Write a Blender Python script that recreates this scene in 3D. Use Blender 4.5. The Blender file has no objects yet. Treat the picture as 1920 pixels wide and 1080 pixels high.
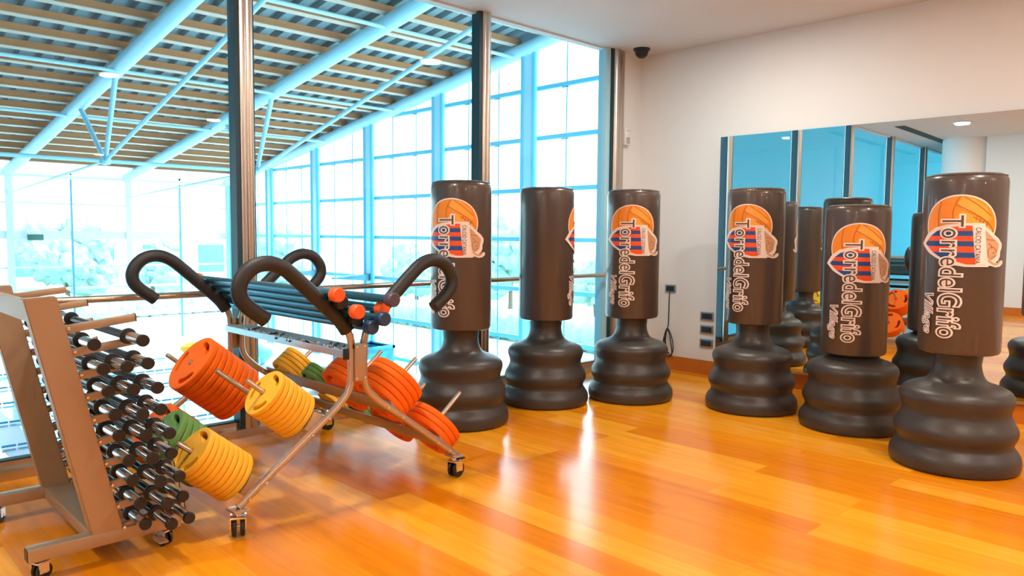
import bpy, bmesh, math, random
from mathutils import Vector, Matrix, noise
random.seed(7)
PI = math.pi
scene = bpy.context.scene
COL = scene.collection

# ------------------------------------------------------------------ camera
CAM = Vector((-6.598, -4.912, 1.37))
yaw, pit, rol = math.radians(44.018), math.radians(3.994), math.radians(0.4775)
fw = Vector((math.sin(yaw)*math.cos(pit), math.cos(yaw)*math.cos(pit), -math.sin(pit)))
r0 = Vector((math.cos(yaw), -math.sin(yaw), 0)); u0 = r0.cross(fw)
rv = math.cos(rol)*r0 + math.sin(rol)*u0
uv = -math.sin(rol)*r0 + math.cos(rol)*u0
cd = bpy.data.cameras.new('camera'); cam = bpy.data.objects.new('camera', cd); COL.objects.link(cam)
cd.sensor_width = 36; cd.lens = 36*1422/1920; cd.clip_start = 0.05; cd.clip_end = 400
M = Matrix((( rv.x, uv.x, -fw.x, CAM.x), (rv.y, uv.y, -fw.y, CAM.y), (rv.z, uv.z, -fw.z, CAM.z), (0, 0, 0, 1)))
cam.matrix_world = M
scene.camera = cam

# ------------------------------------------------------------------ world, exposure
w = bpy.data.worlds.new('world'); scene.world = w; w.use_nodes = True
bg = w.node_tree.nodes['Background']
bg.inputs[0].default_value = (0.80, 0.94, 1.0, 1); bg.inputs[1].default_value = 6.5
vs = scene.view_settings
vs.view_transform = 'Standard'; vs.look = 'None'; vs.gamma = 1; vs.use_curve_mapping = False
vs.exposure = 0.0

sun = bpy.data.lights.new('sun', 'SUN'); sun.energy = 8; sun.angle = math.radians(3); sun.color = (1, .97, .92)
so = bpy.data.objects.new('sun', sun); COL.objects.link(so); so.location = (40, -30, 60)
so.rotation_euler = Vector((-.62, .42, -.9)).to_track_quat('-Z', 'Y').to_euler()

CE = 3.24                                   # ceiling height of the gym room
LAMPS = [(-1.47, -1.65), (-3.7, -4.95), (-1.35, -7.6), (-7.4, -1.42), (-5.2, -1.6), (-2.15, -4.65), (-6.0, -7.4), (-9.0, -5.0), (-.97, -15.2), (-4.5, -10.5)]  # some are unseen lamps added to fill the room with light
LAMP_POWER = 45
LAMP_COL = (1.0, 0.91, 0.79)
for i, (x, y) in enumerate(LAMPS):
    l = bpy.data.lights.new('downlight_beam', 'AREA'); l.shape = 'DISK'; l.size = 0.2
    l.energy = LAMP_POWER; l.color = LAMP_COL
    o = bpy.data.objects.new('downlight_beam', l); COL.objects.link(o); o.location = (x, y, CE-0.03)

# ------------------------------------------------------------------ materials
def hexc(h):
    v = [int(h[i:i+2], 16)/255 for i in (0, 2, 4)]
    return tuple((c/12.92 if c <= .04045 else ((c+.055)/1.055)**2.4) for c in v)
MATS = {}
def mat(name, col, rough=.5, metal=0, noise_amt=.0, nscale=8, bump=0, spec=.5, coat=0):
    if name in MATS: return MATS[name]
    m = bpy.data.materials.new(name); m.use_nodes = True; nt = m.node_tree; b = nt.nodes['Principled BSDF']
    if isinstance(col, str): col = hexc(col)
    b.inputs['Base Color'].default_value = (*col, 1); b.inputs['Roughness'].default_value = rough
    b.inputs['Metallic'].default_value = metal; b.inputs['Specular IOR Level'].default_value = spec
    b.inputs['Coat Weight'].default_value = coat
    if noise_amt or bump:
        tc = nt.nodes.new('ShaderNodeTexCoord'); n = nt.nodes.new('ShaderNodeTexNoise')
        n.inputs['Scale'].default_value = nscale; n.inputs['Detail'].default_value = 4
        nt.links.new(tc.outputs['Object'], n.inputs['Vector'])
        if noise_amt:
            mx = nt.nodes.new('ShaderNodeMix'); mx.data_type = 'RGBA'
            mx.inputs[6].default_value = (*[c*(1-noise_amt) for c in col], 1)
            mx.inputs[7].default_value = (*[min(1, c*(1+noise_amt)) for c in col], 1)
            nt.links.new(n.outputs['Fac'], mx.inputs[0]); nt.links.new(mx.outputs[2], b.inputs['Base Color'])
        if bump:
            bp = nt.nodes.new('ShaderNodeBump'); bp.inputs['Strength'].default_value = bump; bp.inputs['Distance'].default_value = .01
            nt.links.new(n.outputs['Fac'], bp.inputs['Height']); nt.links.new(bp.outputs[0], b.inputs['Normal'])
    MATS[name] = m; return m
def emis(name, col, s):
    m = bpy.data.materials.new(name); m.use_nodes = True; nt = m.node_tree; nt.nodes.clear()
    e = nt.nodes.new('ShaderNodeEmission'); e.inputs[0].default_value = (*col, 1); e.inputs[1].default_value = s
    o = nt.nodes.new('ShaderNodeOutputMaterial'); nt.links.new(e.outputs[0], o.inputs[0]); MATS[name] = m; return m
def glass(name, tint, refl=1.0):
    m = bpy.data.materials.new(name); m.use_nodes = True; nt = m.node_tree; nt.nodes.clear()
    t = nt.nodes.new('ShaderNodeBsdfTransparent'); t.inputs[0].default_value = (*tint, 1)
    g = nt.nodes.new('ShaderNodeBsdfGlossy'); g.inputs['Roughness'].default_value = 0.0
    ge = nt.nodes.new('ShaderNodeNewGeometry'); dt = nt.nodes.new('ShaderNodeVectorMath'); dt.operation = 'DOT_PRODUCT'
    nt.links.new(ge.outputs['Normal'], dt.inputs[0]); nt.links.new(ge.outputs['Incoming'], dt.inputs[1])
    def mth(op, a_, b_=None):
        n_ = nt.nodes.new('ShaderNodeMath'); n_.operation = op
        for k_, q_ in enumerate((a_, b_)):
            if q_ is None: continue
            if isinstance(q_, (int, float)): n_.inputs[k_].default_value = q_
            else: nt.links.new(q_, n_.inputs[k_])
        return n_.outputs[0]
    c_ = mth('ABSOLUTE', dt.outputs['Value']); p5 = mth('POWER', mth('SUBTRACT', 1.0, c_), 5.0)
    f_ = mth('ADD', mth('MULTIPLY', p5, .93), .045*refl)
    mx = nt.nodes.new('ShaderNodeMixShader'); o = nt.nodes.new('ShaderNodeOutputMaterial')
    nt.links.new(f_, mx.inputs[0])
    nt.links.new(t.outputs[0], mx.inputs[1]); nt.links.new(g.outputs[0], mx.inputs[2]); nt.links.new(mx.outputs[0], o.inputs[0])
    MATS[name] = m; return m

def floor_mat():
    m = bpy.data.materials.new('oak_parquet'); m.use_nodes = True; nt = m.node_tree; b = nt.nodes['Principled BSDF']; L = nt.links
    N = nt.nodes.new
    g = N('ShaderNodeNewGeometry'); sep = N('ShaderNodeSeparateXYZ'); L.new(g.outputs['Position'], sep.inputs[0])
    comb = N('ShaderNodeCombineXYZ')                     # planks run along world x, rotated brick texture
    L.new(sep.outputs['X'], comb.inputs['X']); L.new(sep.outputs['Y'], comb.inputs['Y'])
    mp = N('ShaderNodeMapping'); mp.inputs['Rotation'].default_value = (0, 0, math.radians(PLANK_ROT)); L.new(comb.outputs[0], mp.inputs['Vector'])
    br = N('ShaderNodeTexBrick'); br.offset = .37; br.offset_frequency = 3; br.squash = 1
    br.inputs['Scale'].default_value = 1; br.inputs['Brick Width'].default_value = 1.7; br.inputs['Row Height'].default_value = .17
    br.inputs['Mortar Size'].default_value = .0014; br.inputs['Mortar Smooth'].default_value = .4; br.inputs['Bias'].default_value = 0
    br.inputs['Color1'].default_value = (0, 0, 0, 1); br.inputs['Color2'].default_value = (1, 1, 1, 1); br.inputs['Mortar'].default_value = (0.3, .3, .3, 1)
    L.new(mp.outputs[0], br.inputs['Vector'])
    ramp = N('ShaderNodeValToRGB'); cr = ramp.color_ramp
    cr.elements[0].color = (*hexc('e28404'), 1); cr.elements[1].color = (*hexc('fab02c'), 1)
    e = cr.elements.new(.5); e.color = (*hexc('f29810'), 1)
    L.new(br.outputs['Color'], ramp.inputs[0])
    # grain
    mp2 = N('ShaderNodeMapping'); mp2.inputs['Rotation'].default_value = (0, 0, math.radians(PLANK_ROT)); mp2.inputs['Scale'].default_value = (14, 1.2, 1)
    L.new(comb.outputs[0], mp2.inputs['Vector'])
    # shift the grain per plank
    addv = N('ShaderNodeVectorMath'); addv.operation = 'ADD'
    sc = N('ShaderNodeVectorMath'); sc.operation = 'SCALE'; sc.inputs['Scale'].default_value = 13
    L.new(br.outputs['Color'], sc.inputs[0]); L.new(mp2.outputs[0], addv.inputs[0]); L.new(sc.outputs[0], addv.inputs[1])
    nz = N('ShaderNodeTexNoise'); nz.inputs['Scale'].default_value = 1.6; nz.inputs['Detail'].default_value = 6; nz.inputs['Distortion'].default_value = .6
    L.new(addv.outputs[0], nz.inputs['Vector'])
    gr = N('ShaderNodeValToRGB'); gr.color_ramp.elements[0].position = .3; gr.color_ramp.elements[1].position = .7
    gr.color_ramp.elements[0].color = (.8, .76, .70, 1); gr.color_ramp.elements[1].color = (1.05, 1.05, 1.05, 1)
    L.new(nz.outputs['Fac'], gr.inputs[0])
    mx = N('ShaderNodeMix'); mx.data_type = 'RGBA'; mx.blend_type = 'MULTIPLY'; mx.inputs[0].default_value = .85
    L.new(ramp.outputs[0], mx.inputs[6]); L.new(gr.outputs[0], mx.inputs[7])
    mo = N('ShaderNodeMix'); mo.data_type = 'RGBA'; L.new(br.outputs['Fac'], mo.inputs[0]); L.new(mx.outputs[2], mo.inputs[6])
    mo.inputs[7].default_value = (*hexc('d4821a'), 1)
    L.new(mo.outputs[2], b.inputs['Base Color'])
    b.inputs['Roughness'].default_value = .17
    b.inputs['Specular IOR Level'].default_value = .5
    nb = N('ShaderNodeTexNoise'); nb.inputs['Scale'].default_value = 3; L.new(g.outputs['Position'], nb.inputs['Vector'])
    bp = N('ShaderNodeBump'); bp.inputs['Strength'].default_value = .12; bp.inputs['Distance'].default_value = .004
    L.new(nb.outputs['Fac'], bp.inputs['Height']); L.new(bp.outputs[0], b.inputs['Normal'])
    return m
PLANK_ROT = 90

M_wall = mat('warm_white_paint', (0.79, 0.815, 0.83), .9)
M_ceil = mat('ceiling_white', (0.72, 0.74, 0.76), .9)
M_base = mat('orange_wood_trim', hexc('c8701c'), .35, noise_amt=.12, nscale=5)
M_steel = mat('brushed_steel', (0.62, 0.56, 0.50), .3, 1.0)
M_gasket = mat('dark_gasket', (0.010, 0.045, 0.07), .45)
M_chrome = mat('chrome', (0.85, 0.86, 0.88), .14, 1.0)
M_paint = mat('silver_paint_warm_tint', (0.44, 0.32, 0.215), .40, .5)  # silver paint with the tan of warm reflections put into its colour
M_paint2 = mat('silver_tube_paint', (0.55, 0.45, 0.37), .3, .75)
M_foam = mat('black_foam', (0.018, 0.018, 0.02), .5, bump=.2, nscale=160)
M_black = mat('black_plastic', (0.012, 0.013, 0.015), .38)
M_rodb = mat('black_rod', (0.02, 0.028, 0.035), .22, .6)
M_tealbar = mat('blue_grey_steel_bar', (0.10, 0.26, 0.33), .25, .85)
M_bag = mat('charcoal_brown_vinyl', (0.076, 0.055, 0.047), .30, coat=.25, bump=.05, nscale=30)
M_bagbase = mat('charcoal_plastic', (0.045, 0.038, 0.034), .40, bump=.06, nscale=120)
M_orange = mat('orange_rubber', (0.95, 0.15, 0.0), .65, spec=.3, noise_amt=.06)
M_yellow = mat('yellow_rubber', (0.97, 0.50, 0.02), .55, noise_amt=.05)
M_green = mat('green_rubber', (0.14, 0.33, 0.07), .55, noise_amt=.1)
M_white = mat('white_paint', (0.82, 0.84, 0.86), .5)
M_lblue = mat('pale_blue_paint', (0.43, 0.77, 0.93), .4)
M_cyan = mat('facade_backlit_cyan', (0.13, 0.60, 0.84), .4)  # cyan of the bright backlight behind the facade, put into the colour
M_deck = mat('grey_blue_corrugated_sheet', (0.15, 0.25, 0.285), .6)
M_purlin = mat('brown_timber_purlin', (0.64, 0.27, 0.12), .7, noise_amt=.12)  # brown timber, with the orange of warm lighting put into its colour
M_flange = mat('cream_edge_strip', (0.58, 0.44, 0.35), .6)
M_lamp = emis('lamp_glow', (1.0, 0.93, 0.84), 14)
M_halllamp = emis('hall_lamp_glow', (1.0, 0.97, 0.95), 12)
M_gymglass = glass('tinted_gym_glass', (0.80, 0.955, 1.0), 1.5)
M_facglass = glass('facade_glass', (0.93, 0.98, 1.0), .3)
M_mirror = mat('mirror_silver', (0.80, 0.90, 0.93), .0, 1.0)
# decals
D_orange = mat('print_orange', (0.88, 0.27, 0.012), .4)
D_orange_l = mat('print_light_orange', (0.93, 0.38, 0.05), .4)
D_seam = mat('print_brown_line', (0.38, 0.11, 0.01), .45)
D_red = mat('print_red_orange', (0.86, 0.085, 0.01), .4)
D_blue = mat('print_blue', (0.012, 0.07, 0.26), .4)
D_white = mat('print_cream_white', (0.86, 0.74, 0.68), .4)
D_tan = mat('print_tan', (0.60, 0.34, 0.19), .4)
D_dark = mat('print_dark_brown', (0.10, 0.055, 0.035), .4)

# ------------------------------------------------------------------ builders
class MB:
    def __init__(s): s.bm = bmesh.new(); s.mats = []
    def mi(s, m):
        if m not in s.mats: s.mats.append(m)
        return s.mats.index(m)
    def face(s, vs, m):
        try:
            f = s.bm.faces.new(vs); f.material_index = s.mi(m); return f
        except ValueError: return None
    def box(s, a, b, m, xf=None, bev=0):
        x0, y0, z0 = a; x1, y1, z1 = b
        P = [Vector(p) for p in ((x0,y0,z0),(x1,y0,z0),(x1,y1,z0),(x0,y1,z0),(x0,y0,z1),(x1,y0,z1),(x1,y1,z1),(x0,y1,z1))]
        if bev:
            t = bmesh.new(); V = [t.verts.new(p) for p in P]
            for q in ((0,3,2,1),(4,5,6,7),(0,1,5,4),(1,2,6,5),(2,3,7,6),(3,0,4,7)): t.faces.new([V[i] for i in q])
            bmesh.ops.bevel(t, geom=t.edges[:], offset=bev, segments=2, affect='EDGES', profile=.5)
            mp = {}
            for v in t.verts: mp[v] = s.bm.verts.new(xf @ v.co if xf else v.co)
            for f in t.faces: s.face([mp[v] for v in f.verts], m)
            t.free(); return
        if xf: P = [xf @ p for p in P]
        V = [s.bm.verts.new(p) for p in P]
        for q in ((0,3,2,1),(4,5,6,7),(0,1,5,4),(1,2,6,5),(2,3,7,6),(3,0,4,7)): s.face([V[i] for i in q], m)
    def hexa(s, P, m):
        V = [s.bm.verts.new(p) for p in P]
        for q in ((0,3,2,1),(4,5,6,7),(0,1,5,4),(1,2,6,5),(2,3,7,6),(3,0,4,7)): s.face([V[i] for i in q], m)
    def sweep(s, pts, rad, m, seg=14, caps=True, up=None):
        pts = [Vector(p) for p in pts]; n = len(pts)
        rads = rad if isinstance(rad, (list, tuple)) else [rad]*n
        rings = []; ref = None
        for i, p in enumerate(pts):
            d = (pts[min(i+1, n-1)]-pts[max(i-1, 0)]).normalized()
            if ref is None:
                ref = Vector((0, 0, 1)) if abs(d.z) < .9 else Vector((1, 0, 0))
            a = (ref - d*ref.dot(d)).normalized(); ref = a; b = d.cross(a)
            rings.append([s.bm.verts.new(p + (a*math.cos(t)+b*math.sin(t))*rads[i]) for t in [2*PI*k/seg for k in range(seg)]])
        for i in range(n-1):
            for k in range(seg):
                f = s.face([rings[i][k], rings[i][(k+1) % seg], rings[i+1][(k+1) % seg], rings[i+1][k]], m)
                if f: f.smooth = True
        if caps:
            s.face(rings[0][::-1], m); s.face(rings[-1], m)
    def cyl(s, a, b, r, m, seg=16): s.sweep([a, b], r, m, seg)
    def lathe(s, prof, m, xf=None, seg=48, mats=None):
        rings = []
        for (r, z) in prof:
            if r < 1e-6: rings.append([s.bm.verts.new(xf @ Vector((0, 0, z)) if xf else Vector((0, 0, z)))])
            else:
                R = []
                for k in range(seg):
                    t = 2*PI*k/seg; p = Vector((r*math.cos(t), r*math.sin(t), z)); R.append(s.bm.verts.new(xf @ p if xf else p))
                rings.append(R)
        for i in range(len(rings)-1):
            A, B = rings[i], rings[i+1]; mm = mats[i] if mats else m
            for k in range(seg):
                k2 = (k+1) % seg
                if len(A) == 1 and len(B) == 1: continue
                if len(A) == 1: f = s.face([A[0], B[k2], B[k]], mm)
                elif len(B) == 1: f = s.face([A[k], A[k2], B[0]], mm)
                else: f = s.face([A[k], A[k2], B[k2], B[k]], mm)
                if f: f.smooth = True
    def build(s, name, parent=None, loc=None, fix=True, sharp=40):
        if fix: bmesh.ops.recalc_face_normals(s.bm, faces=s.bm.faces[:])
        me = bpy.data.meshes.new(name); s.bm.to_mesh(me); s.bm.free()
        for m in s.mats: me.materials.append(m)
        me.set_sharp_from_angle(angle=math.radians(sharp))
        o = bpy.data.objects.new(name, me); COL.objects.link(o)
        if parent: o.parent = parent
        if loc: o.location = loc
        return o
def tag(o, label, cat, group=None, kind=None):
    o['label'] = label; o['category'] = cat
    if group: o['group'] = group
    if kind: o['kind'] = kind
    return o
def struct(o): o['kind'] = 'structure'; return o
def empty(name, loc=(0, 0, 0), rz=0):
    e = bpy.data.objects.new(name, None); COL.objects.link(e); e.location = loc; e.rotation_euler = (0, 0, rz)
    e.empty_display_size = .1; return e
def copy_tree(o, parent=None):
    c = o.copy(); COL.objects.link(c); c.parent = parent
    for ch in list(o.children): copy_tree(ch, c)
    return c
def frame_xf(o, z):           # matrix whose z axis points along z, origin o
    z = Vector(z).normalized(); x = (Vector((0, 1, 0)) if abs(z.y) < .9 else Vector((1, 0, 0)))
    x = (x - z*x.dot(z)).normalized(); y = z.cross(x)
    return Matrix(((x.x, y.x, z.x, o[0]), (x.y, y.y, z.y, o[1]), (x.z, y.z, z.z, o[2]), (0, 0, 0, 1)))
def spline(pts, n=6):         # catmull-rom
    P = [Vector(p) for p in pts]; P = [P[0]*2-P[1]] + P + [P[-1]*2-P[-2]]; out = []
    for i in range(1, len(P)-2):
        for k in range(n):
            t = k/n; a, b, c, d = P[i-1], P[i], P[i+1], P[i+2]
            out.append(.5*((2*b)+(c-a)*t+(2*a-5*b+4*c-d)*t*t+(3*b-a-3*c+d)*t**3))
    out.append(P[-2]); return out

# ------------------------------------------------------------------ gym room shell
XW, YS = -14.5, -17.0
b = MB(); b.box((XW, YS, -.12), (0, .10, 0), floor_mat()); o = struct(b.build('floor'))
b = MB(); b.box((XW, YS, CE), (.2, .12, CE+.3), M_ceil); struct(b.build('ceiling'))
b = MB(); b.box((0, YS, 0), (.2, .14, CE), M_wall); b.box((-.33, -.02, 0), (0, .10, CE), M_wall); struct(b.build('wall_right'))
b = MB(); b.box((XW, YS-.2, 0), (.2, YS, CE), M_wall); struct(b.build('wall_back'))
b = MB(); b.box((-9.75, -14, 0), (-9.55, -1.35, CE), M_wall); struct(b.build('wall_left'))
b = MB(); b.box((XW-.2, YS, 0), (XW, .1, CE), M_wall); struct(b.build('wall_far_left'))
b = MB(); b.box((-.018, YS, 0), (0, -.02, .14), M_base); b.box((-.33, -.036, 0), (-.018, -.02, .14), M_base); struct(b.build('baseboard_right'))
b = MB(); b.box((-9.55, -14, 0), (-9.53, -1.35, .14), M_base); struct(b.build('baseboard_left'))
b = MB(); b.box((XW, YS, 0), (0, YS+.018, .14), M_base); struct(b.build('baseboard_back'))
b = MB(); b.lathe([(0, 0), (.42, 0), (.42, CE), (0, CE)], M_white, seg=64); o = b.build('round_column', loc=(-9.85, -.98, 0)); struct(o)

# glass wall: kerb, posts, glass bays
b = MB(); b.box((XW, -.07, 0), (-.33, .10, .055), M_steel); b.box((XW, -.02, .055), (-.33, .06, .10), M_steel)
b.box((XW, -.025, .098), (-.33, .03, .108), M_gasket); struct(b.build('trim_1'))
b = MB(); b.box((XW, -.01, CE-.015), (-.33, .05, CE), M_ceil); struct(b.build('trim_2'))
posts = [-2.235-2.12*k for k in range(0, 6)]
n = 3
for px in posts:
    b = MB()
    pr = [(-.045, -.055), (-.03, -.066), (-.012, -.066), (0, -.057), (.012, -.066), (.03, -.066), (.045, -.055), (.05, -.03), (.05, .06), (-.045, .06)]
    lo = [b.bm.verts.new((px+x+.012, y, .055)) for x, y in pr]; hi = [b.bm.verts.new((px+x+.012, y, CE)) for x, y in pr]
    for k in range(len(pr)):
        f = b.face([lo[k], lo[(k+1) % len(pr)], hi[(k+1) % len(pr)], hi[k]], M_steel)
        if f: f.smooth = k < 7
    b.face(hi, M_steel)
    b.box((px-.066, -.05, .055), (px-.034, .05, CE), M_gasket)
    b.box((px+.058, -.035, .055), (px+.074, .05, CE), M_gasket)
    struct(b.build('trim_%d' % n)); n += 1
b = MB()                                    # corner post
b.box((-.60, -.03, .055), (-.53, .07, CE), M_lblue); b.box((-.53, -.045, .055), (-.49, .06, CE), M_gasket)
b.sweep([(-.445, -.03, .055), (-.445, -.03, CE)], .045, M_steel, 20); b.box((-.49, -.04, .055), (-.40, .06, CE), M_steel)
b.box((-.40, -.055, .055), (-.33, .08, CE), M_steel, bev=.01)
struct(b.build('trim_%d' % n)); n += 1
edges = [-.60]+posts
for k in range(len(posts)+1):
    x1 = -.60 if k == 0 else posts[k-1]-.05
    x0 = posts[k]+.05 if k < len(posts) else XW
    b = MB(); V = [b.bm.verts.new(p) for p in ((x0, .015, .10), (x1, .015, .10), (x1, .015, CE-.02), (x0, .015, CE-.02))]
    b.face(V, M_gymglass); struct(b.build('window_%d' % (k+1), fix=False))
# silver handrail
b = MB(); b.cyl((XW, -.10, .98), (-.5, -.10, .98), .021, M_steel, 20)
hr = empty('handrail', (-6, -.1, 0)); o = b.build('rail'); o.parent = hr; o.matrix_parent_inverse = Matrix.Translation((6, .1, 0))
for px in posts+[-.5]:
    b = MB(); b.cyl((px, -.10, .98), (px, -.04, .95), .011, M_steel, 10); b.box((px-.02, -.072, .92), (px+.02, -.060, .965), M_steel)
    o = b.build('bracket', hr); o.matrix_parent_inverse = Matrix.Translation((6, .1, 0))
tag(hr, 'round brushed steel handrail running along the whole glass wall', 'handrail')

# ceiling fixtures
M_ring = mat('lamp_ring', (.8, .8, .8), .4)
lab = ['round recessed ceiling lamp nearest the mirror wall, at the top edge of the photo',
 'round recessed ceiling lamp above the middle of the room behind the camera', 'round recessed ceiling lamp deep behind the camera near the right wall',
 'round recessed ceiling lamp seen in the mirror beside the white column', 'added unseen ceiling fill lamp above the weight plate rack',
 'added unseen ceiling fill lamp above the nearest punching bag', 'added unseen ceiling fill lamp behind the camera on the left', 'added unseen ceiling fill lamp over the left side wall area',
 'round recessed ceiling lamp farthest back by the right wall', 'added unseen ceiling fill lamp farthest back in the middle']
proto = None
for i, (x, y) in enumerate(LAMPS):
    if proto is None:
        t = empty('recessed_ceiling_lamp', (x, y, CE))
        b = MB(); b.lathe([(.115, 0), (.15, -.001), (.155, -.008), (.118, -.012), (.115, 0)], M_ring, seg=40); b.build('ring', t)
        b = MB(); b.lathe([(0, -.006), (.118, -.006), (.118, -.002), (0, -.002)], M_lamp, seg=40); b.build('diffuser', t)
        proto = t
    else:
        t = copy_tree(proto); t.location = (x, y, CE)
    tag(t, lab[i], 'ceiling lamp', 'round recessed ceiling lamps')
b = MB(); b.lathe([(0, -.095), (.03, -.09), (.055, -.07), (.066, -.04), (.068, -.02)], M_black, seg=32)
t = empty('dome_camera', (-.30, -.235, CE)); b.build('dome', t)
b = MB(); b.lathe([(.068, -.022), (.082, -.018), (.085, 0), (0, 0)], M_black, seg=32); b.build('mounting_ring', t)
tag(t, 'small black dome security camera on the ceiling in the corner', 'camera')
b = MB(); b.box((-12, -.62, CE-.006), (-7.2, -.46, CE+.001), mat('vent_dark', (.05, .045, .04), .7))
t = b.build('linear_ceiling_vent'); tag(t, 'long dark linear air vent in the ceiling, seen in the mirror', 'vent')
# white alarm siren beside the post
t = empty('alarm_sensor', (-.285, -.02, 2.40))
b = MB(); b.box((-.04, -.055, -.10), (.04, 0, .08), M_white, bev=.012); b.build('housing', t)
b = MB(); b.box((-.028, -.060, -.085), (.028, -.05, -.02), mat('sensor_grey', (.45, .42, .40), .4), bev=.006); b.box((-.03, -.058, .045), (.03, -.052, .05), mat('sensor_grey', (.4, .4, .4))); b.build('lens', t)
tag(t, 'small white motion alarm sensor on the wall beside the corner post', 'sensor')

# outlets
def outlet(y, z, w_, h_, label, cat='socket'):
    t = empty('wall_socket', (0, y, z))
    b = MB(); b.box((-.012, -w_/2, -h_/2), (0, w_/2, h_/2), mat('socket_frame_silver', (.42, .40, .38), .35, .7), bev=.004); b.build('frame', t)
    b = MB(); b.box((-.016, -w_/2+.016, -h_/2+.014), (-.008, w_/2-.016, h_/2-.014), mat('socket_insert', (.02, .035, .045), .35), bev=.003)
    for k in (-1, 0, 1): b.box((-.0175, k*.028-.009, -.012), (-.015, k*.028+.009, .012), mat('socket_module', (.01, .015, .02), .5))
    b.build('insert', t)
    return tag(t, label, cat, 'dark wall sockets')
outlet(-.441, .834, .13, .082, 'single dark wall socket with the black cable hanging from it')
outlet(-.876, .583, .15, .085, 'dark wall socket, topmost of the column of three left of the mirror')
outlet(-.876, .449, .15, .085, 'dark wall socket, middle of the column of three left of the mirror')
outlet(-.876, .312, .15, .085, 'dark wall socket, lowest of the column of three left of the mirror')
b = MB()
cab = [(-.02, -.44, .80), (-.025, -.44, .70), (-.022, -.437, .55), (-.02, -.43, .44), (-.03, -.40, .36), (-.035, -.385, .27), (-.03, -.41, .18), (-.03, -.455, .13), (-.03, -.49, .17), (-.032, -.48, .27), (-.03, -.45, .38),
       (-.035, -.425, .40), (-.04, -.415, .30), (-.04, -.44, .19), (-.045, -.48, .15), (-.045, -.515, .21), (-.045, -.50, .32), (-.04, -.46, .40), (-.04, -.43, .42), (-.045, -.405, .33), (-.045, -.43, .2), (-.04, -.47, .165)]
b.sweep(spline(cab, 8), .0055, M_black, 8); t = b.build('power_cable')
tag(t, 'black cable hanging coiled from the single wall socket behind the third punching bag', 'cable')

# mirror: slightly toed in sheet on the right wall
a = math.radians(1.5)
mo = empty('wall_mirror', (-.10, -1.035, 0)); mo.rotation_euler = (0, 0, a)
b = MB(); b.box((-.006, -3.3, .17), (0, 0, 2.315), M_mirror); b.build('mirror_sheet', mo)
b = MB(); b.box((-.0, -3.3, .17), (.010, -.01, 2.31), mat('mirror_backing', (.3, .3, .3), .6)); b.box((-.012, -3.3, .15), (0, 0, .17), M_steel); b.build('backing', mo)
tag(mo, 'large frameless wall mirror behind the right hand punching bags', 'mirror')

# ------------------------------------------------------------------ punching bags
RB = .22
def text_bm(body, off=0.0, shear=0.0, bev=0.0):
    c = bpy.data.curves.new('t', 'FONT'); c.body = body; c.size = 1; c.offset = off; c.shear = shear; c.resolution_u = 4; c.fill_mode = 'FRONT'; c.space_character = 1.06
    if bev: c.bevel_depth = bev; c.bevel_resolution = 1; c.fill_mode = 'BOTH'
    o = bpy.data.objects.new('t', c); COL.objects.link(o)
    dg = bpy.context.evaluated_depsgraph_get(); me = bpy.data.meshes.new_from_object(o.evaluated_get(dg))
    bpy.data.objects.remove(o); bm = bmesh.new(); bm.from_mesh(me); bpy.data.meshes.remove(me)
    if bev:
        bmesh.ops.delete(bm, geom=[f for f in bm.faces if f.normal.z < .02], context='FACES')
        for v in bm.verts: v.co.z = max(0, v.co.z)*.008
        bmesh.ops.dissolve_degenerate(bm, dist=1e-5, edges=bm.edges[:])
    return bm
def wrap_into(dst, bm, m, layer):      # bm in the unrolled (u, v) plane -> on the cylinder, facing -Y
    bmesh.ops.triangulate(bm, faces=bm.faces[:])
    us = [v.co.x for v in bm.verts]
    x = math.floor(min(us)/.018)*.018
    while x < max(us):
        bmesh.ops.bisect_plane(bm, geom=bm.verts[:]+bm.edges[:]+bm.faces[:], plane_co=(x, 0, 0), plane_no=(1, 0, 0), dist=1e-6); x += .018
    R = RB + .0012 + .0009*layer; mp = {}
    for v in bm.verts:
        t = v.co.x/RB; q = R+v.co.z; mp[v] = dst.bm.verts.new((q*math.sin(t), -q*math.cos(t), v.co.y))
    for f in bm.faces:
        vv = [mp[v] for v in f.verts]
        if f.normal.z < 0: vv.reverse()
        dst.face(vv, m)
    bm.free()
def poly_bm(pts):
    bm = bmesh.new(); f = bm.faces.new([bm.verts.new((p[0], p[1], 0)) for p in pts])
    if f.calc_area() and f.normal.z < 0: f.normal_flip()
    return bm
def conv(zx, zy):                      # logo tracing units -> unrolled (u, v) metres
    ax = 372-.109*(zy-85); c = max(-.97, min(.97, (zx-ax)/1022/RB))
    return (RB*math.asin(c), 1.744-(zy-60)*.001085)
def P2(l): return [conv(*p) for p in l]
def ribbon(l, wd):
    pts = [Vector((p[0], p[1], 0)) for p in l]; L = []; Rr = []
    for i, p in enumerate(pts):
        d = (pts[min(i+1, len(pts)-1)]-pts[max(0, i-1)]).normalized(); nrm = Vector((-d.y, d.x, 0)); L.append(p+nrm*wd/2); Rr.append(p-nrm*wd/2)
    return [(p.x, p.y) for p in L] + [(p.x, p.y) for p in Rr[::-1]]
def ribbon_into(dst, l, wd, m, layer):
    pts = [(p.x, p.y) for p in spline([(p[0], p[1], 0) for p in l], 4)]
    for i in range(len(pts)-1): wrap_into(dst, poly_bm(ribbon(pts[i:i+2], wd)), m, layer)
BC = (-.024, 1.452); BA, BBH = .198, .172
def ell(a, bb, n=56): return [(BC[0]+a*math.cos(2*PI*k/n), BC[1]+bb*math.sin(2*PI*k/n)) for k in range(n)]
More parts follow.
